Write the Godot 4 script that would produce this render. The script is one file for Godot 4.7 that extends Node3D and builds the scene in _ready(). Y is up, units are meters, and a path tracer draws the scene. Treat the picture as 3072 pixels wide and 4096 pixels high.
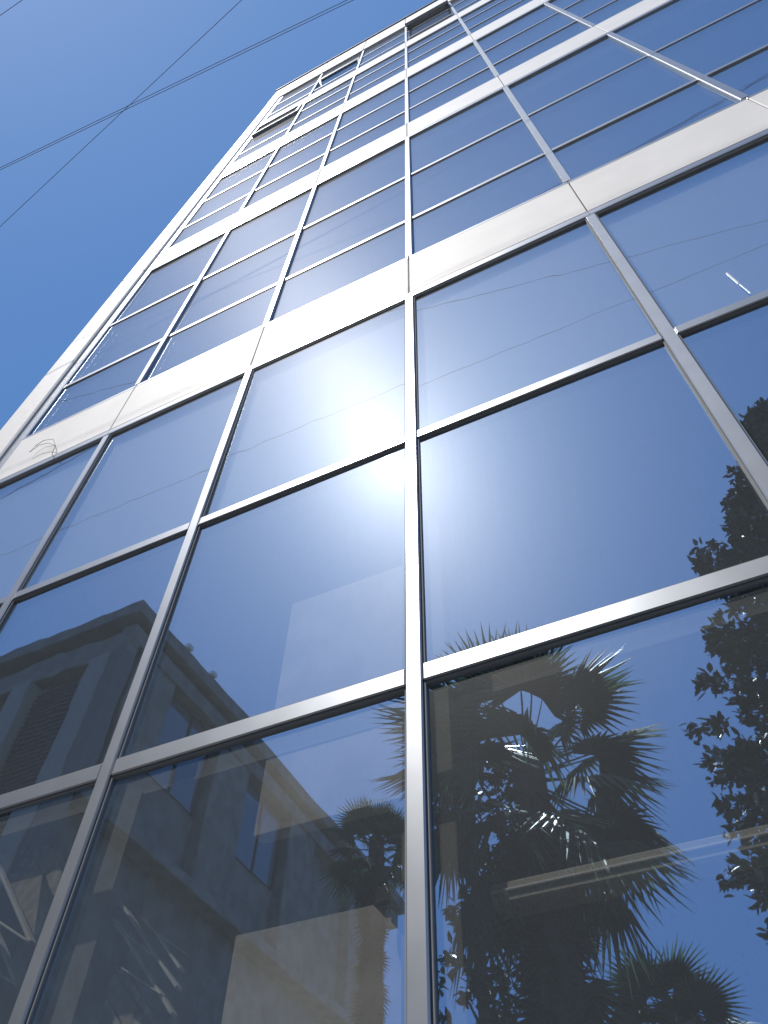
extends Node3D
# x runs along the glass facade, y up, z out of the facade towards the street; the camera stands 1.5 m before it.

const GLASS_Z := -0.020
const UPPER_GLASS_Z := -0.023
var M := {}
var cache := {}
var used := {}
var rng := RandomNumberGenerator.new()

# ---------------------------------------------------------------- helpers
func numbered(n: String) -> String:
	if not used.has(n):
		used[n] = 0
		return n
	used[n] += 1
	return "%s_%03d" % [n, used[n]]

func thing(called: String, label: String, category: String, at := Vector3.ZERO, group := "") -> Node3D:
	var o := Node3D.new()
	o.name = numbered(called)
	add_child(o)
	o.position = at
	o.set_meta("label", label)
	o.set_meta("category", category)
	if group != "":
		o.set_meta("group", group)
	return o

func part(called: String, mesh: Mesh, mat: Material, parent: Node, at := Vector3.ZERO) -> MeshInstance3D:
	var o := MeshInstance3D.new()
	o.name = called
	o.mesh = mesh
	o.material_override = mat
	parent.add_child(o, true)
	o.position = at
	return o

func structure(called: String, mesh: Mesh, mat: Material, at := Vector3.ZERO) -> MeshInstance3D:
	var o := part(numbered(called), mesh, mat, self, at)
	o.set_meta("kind", "structure")
	return o

func new_st() -> SurfaceTool:
	var st := SurfaceTool.new()
	st.begin(Mesh.PRIMITIVE_TRIANGLES)
	st.set_smooth_group(-1)
	return st

func done(st: SurfaceTool) -> ArrayMesh:
	st.generate_normals()
	return st.commit()

func tri(st: SurfaceTool, a: Vector3, b: Vector3, c: Vector3, inside: Vector3) -> void:
	# front faces run clockwise seen from outside
	var n := (b - a).cross(c - a)
	if n.dot((a + b + c) / 3.0 - inside) > 0.0:
		st.add_vertex(a); st.add_vertex(c); st.add_vertex(b)
	else:
		st.add_vertex(a); st.add_vertex(b); st.add_vertex(c)

func quad(st: SurfaceTool, a: Vector3, b: Vector3, c: Vector3, d: Vector3, inside: Vector3) -> void:
	tri(st, a, b, c, inside)
	tri(st, a, c, d, inside)

func add_box(st: SurfaceTool, c: Vector3, s: Vector3, ch := 0.0, basis := Basis.IDENTITY) -> void:
	var h := s / 2.0
	ch = min(ch, min(h.x, min(h.y, h.z)) * 0.45)
	var p := {}
	for i in 8:
		var sg := Vector3(1 if i & 1 else -1, 1 if i & 2 else -1, 1 if i & 4 else -1)
		for ax in 3:
			var v := Vector3(sg.x * (h.x - ch), sg.y * (h.y - ch), sg.z * (h.z - ch))
			v[ax] = sg[ax] * h[ax]
			p[i * 3 + ax] = c + basis * v
	for ax in 3:
		var u := (ax + 1) % 3
		var w := (ax + 2) % 3
		for s2 in 2:
			var f := s2 << ax
			quad(st, p[f * 3 + ax], p[(f | 1 << u) * 3 + ax], p[(f | 1 << u | 1 << w) * 3 + ax], p[(f | 1 << w) * 3 + ax], c)
	if ch <= 0.0:
		return
	for ax in 3:
		var u := (ax + 1) % 3
		var w := (ax + 2) % 3
		for k in 4:
			var e := ((k & 1) << u) | ((k >> 1) << w)
			var g := e | 1 << ax
			quad(st, p[e * 3 + u], p[g * 3 + u], p[g * 3 + w], p[e * 3 + w], c)
	for i in 8:
		tri(st, p[i * 3], p[i * 3 + 1], p[i * 3 + 2], c)

func box_mesh(s: Vector3, ch := 0.0) -> ArrayMesh:
	var key := "b%.4f_%.4f_%.4f_%.4f" % [s.x, s.y, s.z, ch]
	if not cache.has(key):
		var st := new_st()
		add_box(st, Vector3.ZERO, s, ch)
		cache[key] = done(st)
	return cache[key]

func box(called: String, lo: Vector3, hi: Vector3, mat: Material, parent: Node, ch := 0.0) -> MeshInstance3D:
	return part(called, box_mesh(hi - lo, ch), mat, parent, (lo + hi) / 2.0)

func add_bar(st: SurfaceTool, a: Vector3, b: Vector3, w: float, t: float, up := Vector3.UP) -> void:
	var x := (b - a).normalized()
	var z := x.cross(up).normalized()
	var y := z.cross(x)
	add_box(st, (a + b) / 2.0, Vector3((b - a).length(), w, t), 0.004, Basis(x, y, z))

func add_tube(st: SurfaceTool, pts: Array, r0: float, r1: float, sides := 8) -> void:
	var rings := []
	for i in pts.size():
		var p: Vector3 = pts[i]
		var a: Vector3 = pts[max(i - 1, 0)]
		var b: Vector3 = pts[min(i + 1, pts.size() - 1)]
		var d := (b - a).normalized()
		var u := d.cross(Vector3.UP if absf(d.y) < 0.9 else Vector3.RIGHT).normalized()
		var v := d.cross(u)
		var r: float = lerp(r0, r1, float(i) / (pts.size() - 1))
		var ring := []
		for k in sides:
			var an := TAU * k / sides
			ring.append(p + (u * cos(an) + v * sin(an)) * r)
		rings.append(ring)
	for i in pts.size() - 1:
		var mid: Vector3 = (pts[i] + pts[i + 1]) / 2.0
		for k in sides:
			quad(st, rings[i][k], rings[i][(k + 1) % sides], rings[i + 1][(k + 1) % sides], rings[i + 1][k], mid)

func tube_mesh(pts: Array, r0: float, r1: float, sides := 8) -> ArrayMesh:
	var st := new_st()
	st.set_smooth_group(0)
	add_tube(st, pts, r0, r1, sides)
	st.index()
	return done(st)

# a flat sheet of glass, w by h, facing +z, uv in metres
func sheet_mesh(w: float, h: float) -> ArrayMesh:
	var key := "s%.4f_%.4f" % [w, h]
	if not cache.has(key):
		var a := []
		a.resize(Mesh.ARRAY_MAX)
		a[Mesh.ARRAY_VERTEX] = PackedVector3Array([Vector3(-w / 2, -h / 2, 0), Vector3(-w / 2, h / 2, 0), Vector3(w / 2, h / 2, 0), Vector3(w / 2, -h / 2, 0)])
		a[Mesh.ARRAY_NORMAL] = PackedVector3Array([Vector3.BACK, Vector3.BACK, Vector3.BACK, Vector3.BACK])
		a[Mesh.ARRAY_TEX_UV] = PackedVector2Array([Vector2(0, h), Vector2(0, 0), Vector2(w, 0), Vector2(w, h)])
		a[Mesh.ARRAY_INDEX] = PackedInt32Array([0, 1, 2, 0, 2, 3])
		var m := ArrayMesh.new()
		m.add_surface_from_arrays(Mesh.PRIMITIVE_TRIANGLES, a)
		cache[key] = m
	return cache[key]

# a rectangular frame of four bars round w by h, bars b wide, from z0 to z1
func frame_mesh(w: float, h: float, b: float, z0: float, z1: float) -> ArrayMesh:
	var key := "f%.4f_%.4f_%.4f_%.4f_%.4f" % [w, h, b, z0, z1]
	if not cache.has(key):
		var st := new_st()
		var zc := (z0 + z1) / 2.0
		for s in [-1, 1]:
			add_box(st, Vector3(s * (w - b) / 2, 0, zc), Vector3(b, h, z1 - z0), 0.002)
			add_box(st, Vector3(0, s * (h - b) / 2, zc), Vector3(w - 2 * b, b, z1 - z0), 0.002)
		cache[key] = done(st)
	return cache[key]

func mat(called: String, srgb: Color, rough: float, metal := 0.0, spec := 0.5) -> StandardMaterial3D:
	var m := StandardMaterial3D.new()
	m.resource_name = called
	m.albedo_color = srgb
	m.roughness = rough
	m.metallic = metal
	m.metallic_specular = spec
	M[called] = m
	return m

func lin(r: float, g: float, b: float) -> Color:
	return Color(r, g, b).linear_to_srgb()

func noise_tex(size: int, freq: float, c0: Color, c1: Color, seed_: int, octaves := 4, lo := 0.3, hi := 0.7) -> NoiseTexture2D:
	var n := FastNoiseLite.new()
	n.seed = seed_
	n.frequency = freq
	n.fractal_octaves = octaves
	var t := NoiseTexture2D.new()
	t.width = size
	t.height = size
	t.seamless = true
	t.noise = n
	var g := Gradient.new()
	g.set_color(0, c0); g.set_offset(0, lo)
	g.set_color(1, c1); g.set_offset(1, hi)
	t.color_ramp = g
	return t

func grained(m: StandardMaterial3D, tex: Texture2D, scale: float) -> void:
	m.albedo_texture = tex
	m.uv1_triplanar = true
	m.uv1_world_triplanar = true
	m.uv1_scale = Vector3.ONE * scale

# ---------------------------------------------------------------- materials
func streak_image() -> ImageTexture:
	# rain-washed dust on the panes: fine specks and faint runs
	var im := Image.create(512, 512, false, Image.FORMAT_RGBA8)
	var n := FastNoiseLite.new()
	n.seed = 5; n.frequency = 0.02
	var n2 := FastNoiseLite.new()
	n2.seed = 9; n2.frequency = 0.2
	for y in 512:
		for x in 512:
			var run := n.get_noise_2d(x * 5.0, y * 0.25)
			var v := 0.975 + 0.008 * run + 0.015 * n2.get_noise_2d(x, y)
			im.set_pixel(x, y, Color(v, v, v, 1.0))
	var r := RandomNumberGenerator.new()
	r.seed = 3
	for i in 500:
		var s := r.randf_range(0.72, 0.88)
		im.set_pixel(r.randi() % 512, r.randi() % 512, Color(s, s, s))
	return ImageTexture.create_from_image(im)

func make_materials() -> void:
	var g := mat("coated_glass", lin(0.62, 0.80, 1.0), 0.012, 0.955)
	g.albedo_color.a = 0.62
	g.transparency = BaseMaterial3D.TRANSPARENCY_ALPHA
	g.albedo_texture = streak_image()
	g.clearcoat_enabled = true
	g.clearcoat = 0.17
	g.clearcoat_roughness = 0.36
	g.cull_mode = BaseMaterial3D.CULL_DISABLED
	# rolled glass is never quite flat
	var wv := FastNoiseLite.new()
	wv.seed = 77; wv.frequency = 0.012; wv.fractal_octaves = 2
	var wt := NoiseTexture2D.new()
	wt.width = 256; wt.height = 256; wt.seamless = true; wt.noise = wv
	wt.as_normal_map = true
	wt.bump_strength = 4.0
	g.normal_enabled = true
	g.normal_texture = wt
	g.normal_scale = 0.008
	var pn := mat("inner_glass", Color(1, 1, 1, 0.06), 0.0)
	pn.transparency = BaseMaterial3D.TRANSPARENCY_ALPHA
	pn.cull_mode = BaseMaterial3D.CULL_DISABLED
	var al := mat("anodised_aluminium", lin(0.37, 0.39, 0.415), 0.36, 0.76)
	grained(al, noise_tex(256, 0.03, Color(0.975, 0.975, 0.975), Color(1, 1, 1), 11), 0.7)
	var wp := mat("white_panel", lin(0.67, 0.67, 0.665), 0.58, 0.0, 0.35)
	grained(wp, noise_tex(256, 0.02, Color(0.982, 0.982, 0.98), Color(1, 1, 1), 12), 0.5)
	var pl := mat("pillar_paint", lin(0.70, 0.69, 0.67), 0.5)
	grained(pl, noise_tex(256, 0.05, Color(0.97, 0.97, 0.965), Color(1, 1, 1), 13), 0.8)
	mat("gasket", lin(0.025, 0.027, 0.03), 0.5)
	mat("bead", lin(0.20, 0.205, 0.21), 0.75, 0.0, 0.3)
	mat("brown_capping", lin(0.07, 0.045, 0.04), 0.5)
	mat("backing_board", lin(0.44, 0.46, 0.45), 0.8)
	var cw := mat("cream_plaster", lin(0.60, 0.56, 0.48), 0.9)
	grained(cw, noise_tex(256, 0.02, Color(0.9, 0.89, 0.87), Color(1, 1, 1), 14), 0.6)
	mat("grey_plaster", lin(0.24, 0.24, 0.21), 0.9)
	mat("office_paint", lin(0.26, 0.27, 0.26), 0.9)
	mat("ceiling_board", lin(0.30, 0.30, 0.28), 0.9)
	mat("column_paint", lin(0.20, 0.19, 0.165), 0.8)
	mat("black_plastic", lin(0.02, 0.02, 0.022), 0.4)
	mat("lamp_housing", lin(0.45, 0.44, 0.36), 0.5)
	mat("lamp_diffuser", lin(0.8, 0.8, 0.76), 0.4)
	mat("painted_steel", lin(0.66, 0.65, 0.60), 0.5)
	mat("dark_steel", lin(0.06, 0.06, 0.065), 0.5)
	var bs := mat("beige_stone", lin(0.48, 0.43, 0.35), 0.8)
	grained(bs, noise_tex(512, 0.03, Color(0.80, 0.79, 0.77), Color(1, 1, 1), 15, 5), 1.2)
	var co := mat("weathered_concrete", lin(0.27, 0.26, 0.225), 0.9)
	grained(co, noise_tex(512, 0.02, Color(0.88, 0.875, 0.865), Color(1, 1, 1), 16, 5), 0.15)
	mat("light_concrete", lin(0.34, 0.335, 0.29), 0.9)
	mat("slate_render", lin(0.16, 0.17, 0.165), 0.9)
	mat("window_glass", lin(0.24, 0.26, 0.27), 0.05, 0.5)
	mat("grille_metal", lin(0.075, 0.065, 0.05), 0.6, 0.2)
	mat("cable_black", lin(0.08, 0.08, 0.09), 0.9, 0.0, 0.2)
	mat("sleeve_white", lin(0.75, 0.75, 0.75), 0.3)
	mat("wire_rust", lin(0.16, 0.13, 0.10), 0.6)
	var ro := mat("asphalt", lin(0.05, 0.05, 0.052), 0.95)
	grained(ro, noise_tex(512, 0.15, Color(0.7, 0.7, 0.7), Color(1, 1, 1), 17), 0.7)
	var pv := mat("pavement_stone", lin(0.26, 0.245, 0.22), 0.9)
	grained(pv, noise_tex(512, 0.06, Color(0.78, 0.77, 0.75), Color(1, 1, 1), 18), 0.6)
	var lf := mat("glossy_leaf", Color(1, 1, 1), 0.28)
	lf.vertex_color_use_as_albedo = true
	lf.backlight_enabled = true
	lf.backlight = Color(0.12, 0.16, 0.03)
	var lm := mat("matt_leaf", Color(1, 1, 1), 0.42)
	lm.vertex_color_use_as_albedo = true
	lm.backlight_enabled = true
	lm.backlight = Color(0.12, 0.16, 0.03)
	var pf := mat("palm_leaf", Color(1, 1, 1), 0.46)
	pf.vertex_color_use_as_albedo = true
	pf.backlight_enabled = true
	pf.backlight = Color(0.14, 0.18, 0.04)
	var dp := mat("dry_palm_leaf", Color(1, 1, 1), 0.85, 0.0, 0.3)
	dp.vertex_color_use_as_albedo = true
	dp.backlight_enabled = true
	dp.backlight = Color(0.12, 0.10, 0.05)
	var bk := mat("bark", lin(0.10, 0.08, 0.06), 0.95)
	grained(bk, noise_tex(256, 0.08, Color(0.5, 0.5, 0.5), Color(1, 1, 1), 19), 2.0)

# ---------------------------------------------------------------- the glass building
var COLS := [-3.867, -2.801, -1.732, -0.670, 0.383, 1.421, 2.466, 3.511, 4.556, 5.601, 6.646]
const MW := 0.05

func build_office() -> void:
	var b := thing("office_building", "tall office building with a glass curtain wall, white spandrel bands and aluminium mullions", "building")
	var al: Material = M["anodised_aluminium"]
	# rows of panes: [bottom, top]; bars: transoms between them
	var base_y := 0.25
	var t_rows := [[2.941, 3.003], [4.221, 4.275]]            # ground floor transoms
	var bands := [[5.763, 6.467], [10.09, 10.84], [14.231, 15.16], [18.073, 18.94]]
	var thin := [[7.289, 7.345], [8.571, 8.63], [11.704, 11.77], [12.943, 13.01], [15.923, 15.99], [17.199, 17.27], [19.54, 19.62], [20.85, 20.93]]
	var top_y := 22.05
	var stops := [[0.12, base_y]] + t_rows + [bands[0]] + thin.slice(0, 2) + [bands[1]] + thin.slice(2, 4) + [bands[2]] + thin.slice(4, 6) + [bands[3]] + thin.slice(6, 8) + [[top_y, 24.0]]
	var n := COLS.size()
	# mullions, storey by storey
	var joints := [0.0, 2.972, bands[0][0], bands[1][0], bands[2][0], bands[3][0], top_y]
	var segs := [[0.0, 5.763], [6.467, 10.09], [10.84, 14.231], [15.16, 18.073], [18.94, 22.05]]
	for i in n:
		if i == 0:
			continue
		for s in segs:
			box("mullion", Vector3(COLS[i] - MW / 2, s[0], -0.09), Vector3(COLS[i] + MW / 2, s[1], 0.0), al, b, 0.004)
	# panes, beads, transoms
	for k in stops.size() - 1:
		var y0: float = stops[k][1]
		var y1: float = stops[k + 1][0]
		for i in n - 1:
			var x0: float = COLS[i] + MW / 2
			var x1: float = COLS[i + 1] - MW / 2
			var opened := 0.0
			if k == 11 and i == 0:
				opened = 0.006
			elif k == 13 and i == 1:
				opened = -0.4
			elif k == 14 and i == 3:
				opened = 0.10
			pane(b, x0, x1, y0, y1, opened)
	for k in range(0, stops.size() - 1):
		var y0: float = stops[k][0]
		var y1: float = stops[k][1]
		if y1 - y0 > 0.3:
			continue
		for i in n - 1:
			box("transom", Vector3(COLS[i] + MW / 2 + 0.0015, y0, -0.06), Vector3(COLS[i + 1] - MW / 2 - 0.0015, y1, -0.003 if y1 < 6.0 else -0.014), al, b, 0.004)
	# spandrel bands: a white panel per bay between a slim upper and a deeper lower aluminium rail
	for bd in bands:
		for i in n - 1:
			var x0: float = COLS[i] + 0.003
			var x1: float = COLS[i + 1] - 0.003
			var r0: float = COLS[i] + 0.001
			if i == 0:
				x0 = COLS[0] + 0.03
				r0 = COLS[0] + 0.026
			box("spandrel_panel", Vector3(x0, bd[0] + 0.068, -0.05), Vector3(x1, bd[1] - 0.040, 0.0), M["white_panel"], b, 0.004)
			var lr := part("lower_rail", rail_mesh(COLS[i + 1] - 0.001 - r0, 0.066), al, b, Vector3((r0 + COLS[i + 1] - 0.001) / 2, bd[0], 0.0))
			lr.name = "lower_rail"
			box("upper_rail", Vector3(r0, bd[1] - 0.036, -0.15), Vector3(COLS[i + 1] - 0.001, bd[1], -0.002), al, b, 0.004)
		box("panel_backing", Vector3(-3.9, bd[0] + 0.07, -0.16), Vector3(COLS[n - 1], bd[1] - 0.04, -0.056), M["gasket"], b)
		# the floor behind the band
		box("floor_slab", Vector3(-3.9, bd[0] + 0.1, -9.0), Vector3(COLS[n - 1], bd[1] - 0.1, -0.17), M["ceiling_board"], b)
	# pale boards close behind the panes below the first band
	for i in n - 1:
		box("backing_board", Vector3(COLS[i] + 0.026, 4.224, -0.08), Vector3(COLS[i + 1] - 0.026, 5.80, -0.062), M["backing_board"], b)
	# sill and plinth
	box("plinth", Vector3(-4.0, 0.0, -0.17), Vector3(COLS[n - 1], 0.118, 0.03), M["beige_stone"], b, 0.01)
	# corner pillar with a recessed jamb, in storey-high lengths
	var cut := [0.0, 5.9, 10.2, 14.4, 18.2, 22.05]
	for k in 5:
		box("pillar_casing", Vector3(-4.27, cut[k] + 0.004, -0.40), Vector3(-3.95, cut[k + 1] - 0.004, 0.02), M["pillar_paint"], b, 0.012)
	box("pillar_core", Vector3(-4.26, 0.0, -0.39), Vector3(-3.96, 22.05, 0.0), M["gasket"], b)
	box("jamb", Vector3(-3.948, 0.0, -0.16), Vector3(-3.843, 22.05, -0.008), al, b, 0.004)
	# parapet
	for i in n - 1:
		var x0: float = COLS[i] + 0.003
		if i == 0:
			x0 = -4.30
		box("parapet_panel", Vector3(x0, 22.055, -0.25), Vector3(COLS[i + 1] - 0.003, 23.9, 0.02), M["white_panel"], b, 0.01)
	box("parapet_capping", Vector3(-4.33, 23.905, -0.32), Vector3(COLS[n - 1], 24.02, 0.05), M["brown_capping"], b, 0.01)
	# the rest of the shell
	box("side_wall", Vector3(-4.25, 0.0, -9.2), Vector3(-4.0, 22.05, -0.405), M["pillar_paint"], b)
	box("parapet_side", Vector3(-4.30, 22.055, -9.2), Vector3(-4.05, 23.9, -0.255), M["white_panel"], b)
	box("end_wall", Vector3(COLS[n - 1] + 0.03, 0.0, -9.2), Vector3(COLS[n - 1] + 0.3, 22.05, 0.0), M["pillar_paint"], b)
	box("back_wall", Vector3(-3.99, 0.0, -9.3), Vector3(COLS[n - 1] + 0.02, 22.05, -9.05), M["office_paint"], b)
	box("roof", Vector3(-3.99, 22.06, -9.2), Vector3(COLS[n - 1] + 0.3, 22.4, -0.26), M["ceiling_board"], b)
	box("ground_floor", Vector3(-3.99, 0.0, -9.0), Vector3(COLS[n - 1], 0.1, -0.18), M["grey_plaster"], b)
	# blinds and partitions standing deeper in the upper storeys
	for k in 4:
		var y0: float = bands[k][1]
		var y1: float = [10.09, 14.231, 18.073, 22.05][k]
		box("core_wall", Vector3(-3.99, y0 - 0.1, -4.2), Vector3(COLS[n - 1], y1 + 0.1, -4.1), M["grey_plaster"], b)
	build_interior(b)

# the lower rail of a band: a bullnose that rolls under
func rail_mesh(w: float, h: float) -> ArrayMesh:
	var key := "r%.4f_%.4f" % [w, h]
	if not cache.has(key):
		var st := new_st()
		var prof := [Vector2(-0.15, 0.0), Vector2(-0.016, 0.0), Vector2(-0.008, 0.003), Vector2(-0.003, 0.010), Vector2(-0.001, 0.022), Vector2(-0.001, h), Vector2(-0.15, h)]
		var c := Vector3(0, h / 2, -0.08)
		for i in prof.size():
			var a: Vector2 = prof[i]
			var e: Vector2 = prof[(i + 1) % prof.size()]
			quad(st, Vector3(-w / 2, a.y, a.x), Vector3(w / 2, a.y, a.x), Vector3(w / 2, e.y, e.x), Vector3(-w / 2, e.y, e.x), c)
		for s in [-1, 1]:
			for i in range(1, prof.size() - 1):
				tri(st, Vector3(s * w / 2, prof[0].y, prof[0].x), Vector3(s * w / 2, prof[i].y, prof[i].x), Vector3(s * w / 2, prof[i + 1].y, prof[i + 1].x), c)
		cache[key] = done(st)
	return cache[key]

func pane(b: Node3D, x0: float, x1: float, y0: float, y1: float, opened: float) -> void:
	var w := x1 - x0
	var h := y1 - y0
	var c := Vector3((x0 + x1) / 2, (y0 + y1) / 2, 0)
	if opened != 0.0:
		# an opening light hung from its top rail
		var sash := Node3D.new()
		sash.name = "opening_sash"
		b.add_child(sash, true)
		sash.position = Vector3(c.x, y1 - 0.02, GLASS_Z + 0.02)
		sash.rotation.x = -opened
		part("sash_frame", frame_mesh(w - 0.02, h - 0.03, 0.055, -0.03, 0.03), M["anodised_aluminium"], sash, Vector3(0, -(h - 0.03) / 2, 0))
		part("sash_glass", sheet_mesh(w - 0.13, h - 0.14), M["coated_glass"], sash, Vector3(0, -(h - 0.03) / 2, 0))
		part("window_reveal", frame_mesh(w, h, 0.012, -0.15, -0.04), M["anodised_aluminium"], b, c)
		return
	var gz := GLASS_Z if y1 < 6.0 else UPPER_GLASS_Z
	var p := part("pane", sheet_mesh(w - 0.004, h - 0.004), M["coated_glass"], b, c + Vector3(0, 0, gz))
	# panes never sit perfectly in one plane
	p.rotation = Vector3(rng.randfn(0.0, 0.002), rng.randfn(0.0, 0.002), 0)
	part("inner_sheet", sheet_mesh(w - 0.004, h - 0.004), M["inner_glass"], p, Vector3(0, 0, -0.02))
	if y1 < 6.0:
		part("glazing_bead", frame_mesh(w, h, 0.007, -0.055, -0.011), M["bead"], b, c)

# what shows through the ground floor glass, close behind it
func inside(x: float, y: float) -> Vector3:
	return Vector3(x * 0.583, 1.5 + (y - 1.5) * 0.583, -0.25)

func wall_piece(called: String, x0: float, x1: float, y0: float, y1: float, back: float, front: float, m: Material, b: Node3D) -> void:
	var a := inside(x0, y0)
	var e := inside(x1, y1)
	box(called, Vector3(a.x, maxf(a.y, 0.1), a.z - back), Vector3(e.x, e.y, a.z + front), m, b)

func build_interior(b: Node3D) -> void:
	wall_piece("plaster_wall", -2.24, -1.05, 4.452, 5.40, 0.05, 0.0, M["cream_plaster"], b)
	wall_piece("plaster_wall", -2.24, -1.05, 3.69, 4.146, 0.05, 0.0, M["cream_plaster"], b)
	wall_piece("plaster_wall", -2.245, -1.05, -3.0, 3.20, 0.05, 0.0, M["cream_plaster"], b)
	wall_piece("ceiling_beam", -6.8, 11.2, 4.15, 4.448, 0.2, 0.004, M["grey_plaster"], b)
	wall_piece("column", -1.36, -1.0, -3.0, 8.5, -0.01, 0.06, M["column_paint"], b)
	wall_piece("pilaster", -3.42, -3.06, -3.0, 4.146, 0.12, 0.02, M["grey_plaster"], b)
	box("rear_partition", Vector3(-3.98, 0.1, -3.6), Vector3(6.6, 5.8, -3.5), M["office_paint"], b)

func build_interior_things() -> void:
	var o := inside(-1.0, 3.06)
	var l := thing("strip_light", "long unlit strip light with thin white tube behind the ground floor glass", "light", o)
	box("housing", Vector3(0.004, 0.0, -0.05), Vector3(4.6, 0.052, 0.03), M["lamp_housing"], l, 0.006)
	box("tube", Vector3(0.01, 0.024, 0.031), Vector3(4.58, 0.031, 0.038), M["lamp_diffuser"], l, 0.003)
	var k := thing("wall_camera", "small black boxy camera fixed to the cream wall behind the glass", "camera", inside(-1.41, 3.13))
	box("housing", Vector3(-0.03, -0.02, 0.03), Vector3(0.06, 0.03, 0.10), M["black_plastic"], k, 0.008)
	box("bracket", Vector3(0.0, -0.045, 0.0), Vector3(0.025, -0.021, 0.06), M["black_plastic"], k, 0.004)
	# a steel stair close behind the glass: pale zigzag bracing before stone-clad flights
	var s := thing("steel_stair", "pale steel stair with zigzag bracing and beige stone cladding behind the ground floor glass", "stair", Vector3(-1.84, 0.0, -0.29))
	var f := 0.918
	var bars := [[-1.96, 2.809, -1.91, 2.763, 0.017], [-1.91, 2.763, -1.626, 2.483, 0.013], [-1.958, 2.751, -1.889, 2.682, 0.015], [-1.889, 2.682, -1.626, 2.415, 0.014], [-1.834, 2.725, -1.75, 2.658, 0.010], [-1.75, 2.658, -1.625, 2.532, 0.012],
		[-1.743, 2.653, -1.629, 2.583, 0.007], [-1.962, 2.732, -1.713, 2.572, 0.006], [-1.85, 2.571, -1.673, 2.47, 0.007], [-2.66, 3.10, -2.301, 2.733, 0.017], [-2.56, 2.872, -2.299, 2.73, 0.012], [-2.56, 2.873, -2.295, 2.606, 0.017], [-2.52, 2.707, -2.292, 2.599, 0.012]]
	var k2 := 0
	for q in bars:
		var st := new_st()
		var zz := 0.004 * (k2 % 3)
		k2 += 1
		add_bar(st, Vector3(q[0] * f + 1.84, 1.5 + (q[1] - 1.5) * f, zz), Vector3(q[2] * f + 1.84, 1.5 + (q[3] - 1.5) * f, zz), 0.03, q[4] * 0.62, Vector3.BACK)
		part("brace", done(st), M["painted_steel"], s)
	var stones := [[[-2.821, 3.272], [-2.671, 3.253], [-2.437, 3.030], [-2.36, 2.79], [-2.797, 3.231]], [[-2.666, 3.254], [-2.619, 3.256], [-2.38, 3.093], [-2.37, 3.054], [-2.431, 3.03]], [[-2.417, 3.018], [-2.364, 3.047], [-2.26, 2.911], [-2.339, 2.927]],
		[[-1.993, 2.577], [-1.856, 2.44], [-1.72, 2.30], [-2.05, 2.30], [-2.021, 2.54]], [[-1.988, 2.584], [-1.93, 2.593], [-1.745, 2.42], [-1.62, 2.30], [-1.71, 2.30], [-1.848, 2.439]], [[-1.929, 2.597], [-1.998, 2.701], [-1.934, 2.634], [-1.712, 2.42], [-1.60, 2.312], [-1.735, 2.418]]]
	for q in stones:
		var st := new_st()
		var c := Vector3.ZERO
		for p in q:
			c += Vector3(p[0] * f + 1.84, 1.5 + (p[1] - 1.5) * f, -0.055) / q.size()
		for i in q.size():
			var a := Vector3(q[i][0] * f + 1.84, 1.5 + (q[i][1] - 1.5) * f, -0.04)
			var e := Vector3(q[(i + 1) % q.size()][0] * f + 1.84, 1.5 + (q[(i + 1) % q.size()][1] - 1.5) * f, -0.04)
			var dz := Vector3(0, 0, -0.03)
			tri(st, a, e, c + Vector3(0, 0, 0.015), c)
			tri(st, a + dz, e + dz, c - Vector3(0, 0, 0.015), c)
			quad(st, a, e, e + dz, a + dz, c)
		part("stone_panel", done(st), M["beige_stone"], s)
	box("stair_post", Vector3(-0.07, 0.1, -0.13), Vector3(-0.04, 2.9, -0.10), M["dark_steel"], s)

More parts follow.
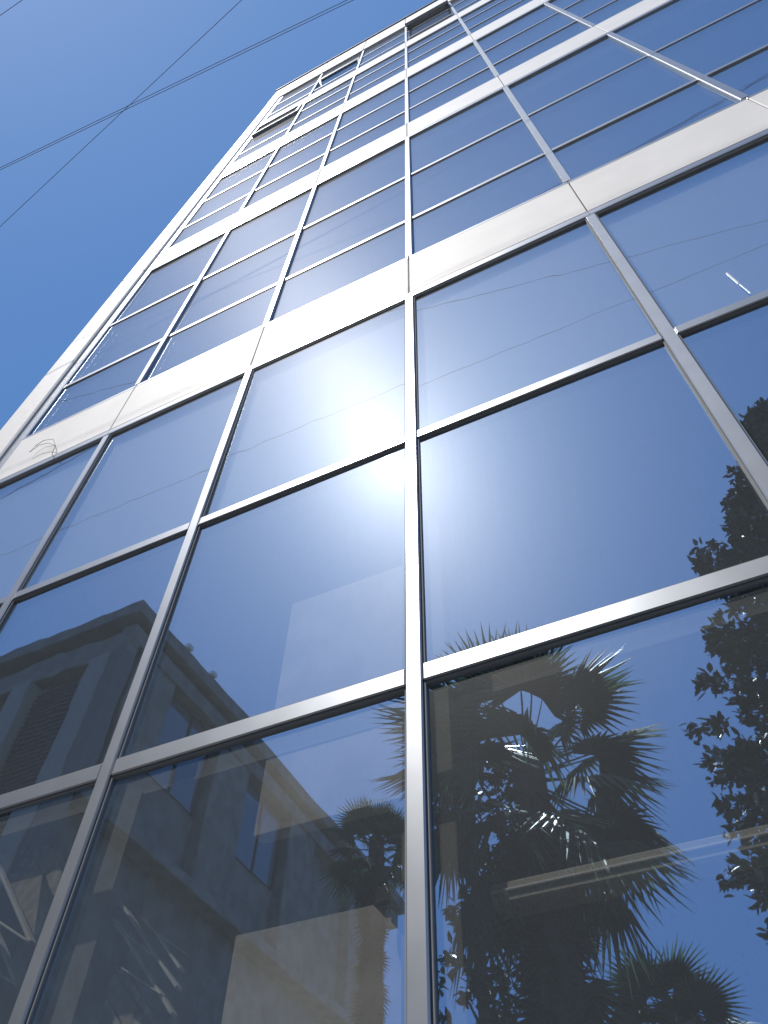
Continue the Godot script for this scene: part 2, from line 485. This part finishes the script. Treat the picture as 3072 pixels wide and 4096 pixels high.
# ---------------------------------------------------------------- what the glass mirrors
func build_opposite() -> void:
	var X := -11.22
	var Z := 7.38
	var b := thing("opposite_building", "weathered concrete building across the street with flat projecting roof, pilasters and metal grilles", "building", Vector3(X, 0, Z))
	var co: Material = M["weathered_concrete"]
	var lc: Material = M["light_concrete"]
	box("wall", Vector3(-13.0, 0.0, 0.55), Vector3(-0.55, 14.9, 15.0), co, b)
	var rf := box("roof", Vector3(-13.5, 14.95, 0.0), Vector3(0.0, 15.32, 15.6), co, b, 0.02)
	rf.name = "roof"
	box("eaves_beam", Vector3(-13.3, 13.95, 0.18), Vector3(-0.2, 14.62, 0.55), co, b, 0.02)
	box("eaves_beam", Vector3(-0.55, 14.36, 0.2), Vector3(-0.18, 14.80, 15.3), co, b, 0.02)
	# front: pilasters and grilles between them
	for i in 5:
		var px := -0.85 - i * 2.35
		box("pilaster", Vector3(px - 0.32, 0.0, 0.10), Vector3(px + 0.28, 13.94, 0.54), lc, b, 0.02)
		if i > 0:
			box("light_wall", Vector3(px + 0.29, 0.0, 0.44), Vector3(px + 0.55, 13.94, 0.549), co, b)
		for k in 4:
			var y0 := 1.2 + k * 3.2
			var gx0 := px - 2.0
			var st := new_st()
			for q in 16:
				add_box(st, Vector3(gx0 + 0.1 + q * 0.105, y0 + 1.4, 0.36), Vector3(0.035, 2.8, 0.04))
			for q in 22:
				add_box(st, Vector3(gx0 + 0.88, y0 + 0.06 + q * 0.13, 0.34), Vector3(1.7, 0.045, 0.03))
			var gm := part("grille", done(st), M["grille_metal"], b)
			gm.set_meta("kind", "stuff")
			part("window_pane", box_mesh(Vector3(1.72, 2.9, 0.02)), M["window_glass"], b, Vector3(gx0 + 0.88, y0 + 1.4, 0.53))
	box("corner_render", Vector3(-0.549, 0.0, 0.12), Vector3(-0.2, 13.94, 0.549), M["slate_render"], b)
	# side wall towards the palms: piers and deep dark windows
	for i in 4:
		var z0 := 0.7 + i * 3.75
		box("pier", Vector3(-0.549, 10.56, z0), Vector3(-0.22, 14.35, z0 + 1.4), co, b, 0.02)
		if i > 1:
			continue
		var w := box("window", Vector3(-0.548, 12.2, z0 + 1.5), Vector3(-0.50, 14.3, z0 + 3.6), M["window_glass"], b)
		for q in 3:
			box("window_bar", Vector3(-0.02, -1.05, -1.04 + q * 1.03), Vector3(0.06, 1.05, -0.99 + q * 1.03), M["grille_metal"], w)
	box("string_course", Vector3(-0.549, 10.29, 0.6), Vector3(-0.05, 10.55, 15.2), co, b, 0.02)
	# small roof lamps along the edge
	for i in 3:
		var rl := box("roof_lamp", Vector3(-0.1, 15.33, 0.8 + i * 1.1), Vector3(0.06, 15.47, 1.0 + i * 1.1), M["lamp_diffuser"], b, 0.02)
		rl.set_meta("label", "small pale lamp on the roof edge")

# leaves as one mesh: every leaf four triangles folded along its rib
func leaves_mesh(spots: Array, length: float, width: float, cols: Array, r: RandomNumberGenerator) -> ArrayMesh:
	var v := PackedVector3Array()
	var nn := PackedVector3Array()
	var cc := PackedColorArray()
	var ix := PackedInt32Array()
	for s in spots:
		var p: Vector3 = s[0]
		var d: Vector3 = s[1]
		var l := length * r.randf_range(0.7, 1.2)
		var w := width * r.randf_range(0.75, 1.15)
		var up := Vector3(r.randfn(0, 0.6), 1.0, r.randfn(0, 0.6)).normalized()
		var side := d.cross(up).normalized()
		var no := side.cross(d).normalized()
		var col: Color = cols[r.randi() % cols.size()]
		var k := r.randf_range(0.75, 1.25)
		col = Color(col.r * k, col.g * k, col.b * k)
		var at := v.size()
		var sag := -0.12 * l * no
		var pts := [p, p + d * l * 0.35 - side * w * 0.5 + no * 0.1 * w, p + d * l * 0.72 - side * w * 0.38 + no * 0.08 * w + sag * 0.4, p + d * l + sag, p + d * l * 0.72 + side * w * 0.38 + no * 0.08 * w + sag * 0.4, p + d * l * 0.35 + side * w * 0.5 + no * 0.1 * w]
		for q in 6:
			v.append(pts[q])
			nn.append(no)
			cc.append(col)
		for t in [0, 1, 2, 0, 2, 3, 0, 3, 4, 0, 4, 5]:
			ix.append(at + t)
	var a := []
	a.resize(Mesh.ARRAY_MAX)
	a[Mesh.ARRAY_VERTEX] = v
	a[Mesh.ARRAY_NORMAL] = nn
	a[Mesh.ARRAY_COLOR] = cc
	a[Mesh.ARRAY_INDEX] = ix
	var m := ArrayMesh.new()
	m.add_surface_from_arrays(Mesh.PRIMITIVE_TRIANGLES, a)
	return m

func rdir(r: RandomNumberGenerator) -> Vector3:
	return Vector3(r.randfn(), r.randfn(), r.randfn()).normalized()

# a broadleaf tree: shape(t) gives the crown radius at share t of its height
func broad_tree(t: Node3D, y0: float, y1: float, radii: Array, clumps: int, per: int, leaf_l: float, leaf_w: float, cols: Array, m: Material, seed_: int) -> void:
	var r := RandomNumberGenerator.new()
	r.seed = seed_
	part("trunk", tube_mesh([Vector3(0, 0, 0), Vector3(0.03, y0 * 0.6, 0), Vector3(-0.03, y0 + (y1 - y0) * 0.4, 0.02), Vector3(0.0, y1 - 0.3, 0)], 0.16, 0.03, 8), M["bark"], t)
	var spots := []
	for c in clumps:
		var s := pow(r.randf(), 1.7)
		var f: float = s * (radii.size() - 1)
		var rad: float = lerp(radii[int(f)], radii[min(int(f) + 1, radii.size() - 1)], f - int(f))
		var an := r.randf() * TAU
		var rr := rad * sqrt(r.randf()) * r.randf_range(0.85, 1.12)
		var c0 := Vector3(cos(an) * rr, lerp(y0, y1, s), sin(an) * rr)
		if c % 9 == 0 and c < 270:
			var st := tube_mesh([Vector3(0, c0.y - 0.5 * rad - 0.2, 0), Vector3(c0.x * 0.5, c0.y - 0.2 * rad, c0.z * 0.5), c0], 0.03, 0.008, 5)
			part("limb", st, M["bark"], t)
		var out := Vector3(cos(an), 0.25, sin(an))
		for k in per:
			var d := (rdir(r) + out * 0.6).normalized()
			spots.append([c0 + rdir(r) * r.randf() * leaf_l * 1.1, d])
	part("crown", leaves_mesh(spots, leaf_l, leaf_w, cols, r), m, t)

# a fan frond in its own axes: petiole along +x from the origin, fan beyond it
func frond_mesh(petiole: float, fan: float, blades: int, droop: float, cols: Array, seed_: int) -> ArrayMesh:
	var r := RandomNumberGenerator.new()
	r.seed = seed_
	var v := PackedVector3Array()
	var nn := PackedVector3Array()
	var cc := PackedColorArray()
	var ix := PackedInt32Array()
	var hub := Vector3(petiole, -droop * petiole * 0.35, 0)
	var put := func(pts: Array, no: Vector3, col: Color, idx: Array) -> void:
		var at := v.size()
		for p in pts:
			v.append(p); nn.append(no); cc.append(col)
		for i in idx:
			ix.append(at + i)
	var col: Color = cols[0]
	put.call([Vector3(0, 0, -0.018), Vector3(0, 0, 0.018), hub + Vector3(0, 0, 0.010), hub + Vector3(0, 0, -0.010)], Vector3.UP, col, [0, 1, 2, 0, 2, 3])
	put.call([Vector3(0, 0.018, 0), Vector3(0, -0.018, 0), hub + Vector3(0, -0.010, 0), hub + Vector3(0, 0.010, 0)], Vector3.BACK, col, [0, 1, 2, 0, 2, 3])
	for i in blades:
		var u := (i + 0.5) / blades * 2.0 - 1.0
		var an := u * 1.95
		var l := fan * (1.0 - 0.28 * u * u) * r.randf_range(0.9, 1.06)
		var d := Vector3(cos(an), -droop * 0.25, sin(an)).normalized()
		var side := d.cross(Vector3.UP).normalized()
		var w := 2.0 * fan * 0.5 * tan(1.95 / blades) * 1.05
		var c: Color = cols[r.randi() % cols.size()]
		var k := r.randf_range(0.8, 1.2)
		c = Color(c.r * k, c.g * k, c.b * k)
		var lift := Vector3.UP * w * 0.55
		var fold := hub + d * l * 0.52 + Vector3.DOWN * fan * 0.05 * droop
		var tip := hub + d * l + Vector3.DOWN * fan * (0.10 + droop * r.randf_range(0.10, 0.34))
		for s in [-1.0, 1.0]:
			var no: Vector3 = (Vector3.UP + side * s * 0.8).normalized()
			put.call([hub, fold + side * s * w * 0.5, fold + lift, tip], no, c, [0, 1, 2, 1, 3, 2])
	var a := []
	a.resize(Mesh.ARRAY_MAX)
	a[Mesh.ARRAY_VERTEX] = v
	a[Mesh.ARRAY_NORMAL] = nn
	a[Mesh.ARRAY_COLOR] = cc
	a[Mesh.ARRAY_INDEX] = ix
	var m := ArrayMesh.new()
	m.add_surface_from_arrays(Mesh.PRIMITIVE_TRIANGLES, a)
	return m

func palm(label: String, at: Vector3, crown_y: float, reach: float, fan: float, fronds: int, skirt: float, trunk_r: float, seed_: int) -> void:
	var t := thing("fan_palm", label, "palm tree", at, "fan palms across the street")
	var r := RandomNumberGenerator.new()
	r.seed = seed_
	part("trunk", tube_mesh([Vector3.ZERO, Vector3(0.04, crown_y * 0.5, 0), Vector3(0, crown_y, 0)], trunk_r * 1.15, trunk_r * 0.9, 12), M["bark"], t)
	var green := [Color(0.060, 0.115, 0.062), Color(0.072, 0.135, 0.070), Color(0.052, 0.098, 0.056)]
	var dead := [Color(0.12, 0.095, 0.055), Color(0.095, 0.072, 0.042), Color(0.075, 0.06, 0.036)]
	var variants := []
	for k in 5:
		variants.append(frond_mesh(reach - fan, fan, 30, 0.3 + 0.32 * k, green, seed_ * 10 + k))
	for i in fronds:
		var s := (i + 0.5) / fronds
		var el: float = lerp(1.35, -0.75, pow(s, 0.85)) + r.randfn(0, 0.08)
		var az := i * 2.39996 + r.randfn(0, 0.15)
		var o := part("frond", variants[clampi(int(s * 5), 0, 4)], M["palm_leaf"], t, Vector3(0, crown_y - 0.1 - s * 0.25, 0))
		o.basis = Basis(Vector3.UP, az) * Basis(Vector3.BACK, el) * Basis(Vector3.RIGHT, r.randfn(0, 0.35)) * Basis.from_scale(Vector3.ONE * r.randf_range(0.82, 1.08))
	if skirt > 0.0:
		var dv := []
		for k in 4:
			dv.append(frond_mesh(reach * 0.35, fan * 0.95, 18, 1.0, dead, seed_ * 20 + k))
		var nrow := int(skirt / 0.22)
		for i in nrow * 7:
			var row := i / 7
			var az := i * 2.39996 + r.randfn(0, 0.3)
			var o := part("dry_frond", dv[i % 4], M["dry_palm_leaf"], t, Vector3(0, crown_y - 0.4 - row * 0.22 - r.randf() * 0.15, 0))
			o.basis = Basis(Vector3.UP, az) * Basis(Vector3.BACK, -1.28 + r.randfn(0, 0.09)) * Basis(Vector3.RIGHT, r.randfn(0, 0.5)) * Basis.from_scale(Vector3.ONE * r.randf_range(0.42, 0.68))

func cable(label: String, a: Vector3, b: Vector3, sag: float, radius: float, strands: int) -> Node3D:
	var t := thing("overhead_cable", label, "cable", a, "overhead cables")
	for s in strands:
		var pts := []
		for i in 25:
			var u := i / 24.0
			pts.append((b - a) * u + Vector3(0, -sag * 4.0 * u * (1.0 - u) - 0.015 * s, 0.022 * s * cos(u * 6.0)))
		part("strand", tube_mesh(pts, radius, radius, 6), M["cable_black"], t)
	return t

# ---------------------------------------------------------------- scene
# a clear summer sky: blue overhead, paler near the horizon, whitened round the sun by the haze in the air
func clear_sky(to_sun: Vector3) -> ImageTexture:
	var w := 1024
	var h := 512
	var im := Image.create(w, h, false, Image.FORMAT_RGBF)
	var top := Vector3(0.068, 0.176, 0.420)
	var low := Vector3(0.190, 0.360, 0.640)
	for j in h:
		var el := PI / 2 - (j + 0.5) / h * PI
		var y := sin(el)
		var base := top.lerp(low, pow(1.0 - maxf(y, 0.0), 5.0))
		if y < 0.0:
			base = Vector3(0.22, 0.22, 0.21)
		for i in w:
			var an := (i + 0.5) / w * TAU
			var d := Vector3(sin(an) * cos(el), y, -cos(an) * cos(el))
			var th := rad_to_deg(acos(clampf(d.dot(to_sun), -1.0, 1.0)))
			var a := 0.82 * exp(-th / 11.0) + 0.4 * exp(-th / 3.0)
			var c := base
			if y >= 0.0:
				c += Vector3(1.0, 0.98, 0.95) * a
			im.set_pixel(i, j, Color(c.x, c.y, c.z))
	return ImageTexture.create_from_image(im)

func _ready() -> void:
	rng.seed = 20
	# camera
	var cam := Camera3D.new()
	cam.name = "camera"
	add_child(cam)
	cam.keep_aspect = Camera3D.KEEP_HEIGHT
	cam.fov = 66.617
	cam.near = 0.05
	cam.far = 500.0
	cam.transform = Transform3D(Basis(Vector3(0.90004843, 0.02126912, -0.43527054), Vector3(0.33869112, 0.59437717, 0.72938611), Vector3(0.27422827, -0.80390509, 0.52776458)), Vector3(0, 1.5, 1.5))
	cam.current = true
	# sky
	var env := Environment.new()
	env.background_mode = Environment.BG_SKY
	var to_sun := Vector3(-0.2448, 0.8374, 0.4888).normalized()
	var sky := PanoramaSkyMaterial.new()
	sky.panorama = clear_sky(to_sun)
	sky.energy_multiplier = 1.0
	var sk := Sky.new()
	sk.sky_material = sky
	env.sky = sk
	env.tonemap_mode = Environment.TONE_MAPPER_LINEAR
	env.tonemap_exposure = 1.3
	env.sdfgi_enabled = true
	env.ssao_enabled = true
	env.ssil_enabled = true
	var we := WorldEnvironment.new()
	we.name = "world_environment"
	we.environment = env
	add_child(we)
	# sun: its mirror image stands in the pane left of the middle mullion
	var sun := DirectionalLight3D.new()
	sun.name = "sun"
	sun.light_color = Color(1.0, 0.975, 0.94)
	sun.light_energy = 1.3
	sun.light_angular_distance = 0.53
	sun.shadow_enabled = true
	add_child(sun)
	sun.look_at_from_position(to_sun * 50.0, Vector3.ZERO, Vector3.UP)

	make_materials()
	# ground
	structure("ground", box_mesh(Vector3(400, 0.2, 400)), M["asphalt"], Vector3(0, -0.25, 0))
	structure("pavement", box_mesh(Vector3(60, 0.14, 3.2), 0.01), M["pavement_stone"], Vector3(0, -0.07, 1.65))
	structure("far_pavement", box_mesh(Vector3(60, 0.14, 30), 0.01), M["pavement_stone"], Vector3(0, -0.07, 20.8))

	build_office()
	build_opposite()

	# trees across the street
	var dark := [Color(0.020, 0.036, 0.014), Color(0.028, 0.045, 0.016), Color(0.036, 0.052, 0.020)]
	var mg := thing("magnolia_tree", "tall dense evergreen tree with glossy dark leaves, mirrored beside the fan palm", "tree", Vector3(2.5, 0, 6.38))
	broad_tree(mg, 5.0, 12.3, [2.75, 2.65, 2.35, 1.9, 1.4, 0.75, 0.2], 4200, 22, 0.12, 0.058, dark, M["glossy_leaf"], 41)
	var bt := thing("leafy_tree", "slender dark leafy tree growing close against the tallest fan palm", "tree", Vector3(-3.3, 0, 7.6))
	broad_tree(bt, 2.5, 9.5, [0.6, 0.65, 0.65, 0.6, 0.6, 0.35], 240, 24, 0.15, 0.07, dark, M["matt_leaf"], 42)
	palm("tallest fan palm, shaggy with dry hanging fronds, mirrored in the ground floor glass", Vector3(-2.1, 0, 6.38), 7.3, 2.0, 0.88, 46, 4.6, 0.22, 51)
	palm("smaller fan palm with a compact green crown, standing farther back than the shaggy one", Vector3(-1.75, 0, 10.4), 5.9, 1.15, 0.66, 30, 1.6, 0.18, 52)
	palm("fan palm beside the concrete building, its crown just above the roof edge", Vector3(-6.6, 0, 11.4), 10.2, 1.1, 0.62, 28, 3.0, 0.18, 53)

	# cables over the pavement
	cable("thin double cable running along the facade overhead, with a bright sleeve", Vector3(-25.0, 10.5, 2.976), Vector3(22.0, 10.5, -0.287), 0.0, 0.0027, 2)
	var c2 := cable("single thin cable slanting across the double cable overhead", Vector3(-22.0, 10.5, -1.866), Vector3(20.0, 10.5, 5.56), 0.0, 0.0027, 1)
	c2.name = "overhead_cable_001"
	cable("short stretch of cable high over the street, apart from the crossing pair", Vector3(-25.0, 10.5, 2.38), Vector3(25.0, 10.5, 3.05), 0.0, 0.0027, 1)

	build_interior_things()
	# loop of wire poking out of the first band
	var lp := thing("wire_loop", "thin rusty wire loop sticking out of the lowest white band near the corner", "wire", Vector3(-3.25, 5.83, 0.0))
	part("wire", tube_mesh([Vector3(0.0, -0.03, -0.02), Vector3(0.0, -0.02, 0.02), Vector3(-0.01, 0.08, 0.03), Vector3(-0.09, 0.22, 0.03), Vector3(-0.2, 0.28, 0.03), Vector3(-0.27, 0.25, 0.03), Vector3(-0.27, 0.18, 0.03)], 0.002, 0.002, 6), M["wire_rust"], lp)
	part("wire", tube_mesh([Vector3(-0.01, 0.08, 0.034), Vector3(-0.1, 0.16, 0.04), Vector3(-0.2, 0.2, 0.04), Vector3(-0.275, 0.17, 0.034)], 0.0018, 0.0018, 6), M["wire_rust"], lp)
	# paint smear left on a pane
	var sm := thing("paint_smear", "thin white paint smear on the pale pane below the lowest white band", "smear", Vector3(0.69, 4.55, GLASS_Z + 0.003))
	var sst := new_st()
	add_bar(sst, Vector3(0, 0, 0), Vector3(0.006, -0.12, 0), 0.003, 0.006, Vector3.BACK)
	part("stroke", done(sst), M["sleeve_white"], sm)
	var sst2 := new_st()
	add_bar(sst2, Vector3(0.007, -0.13, 0), Vector3(0.012, -0.23, 0), 0.003, 0.003, Vector3.BACK)
	part("stroke", done(sst2), M["sleeve_white"], sm)
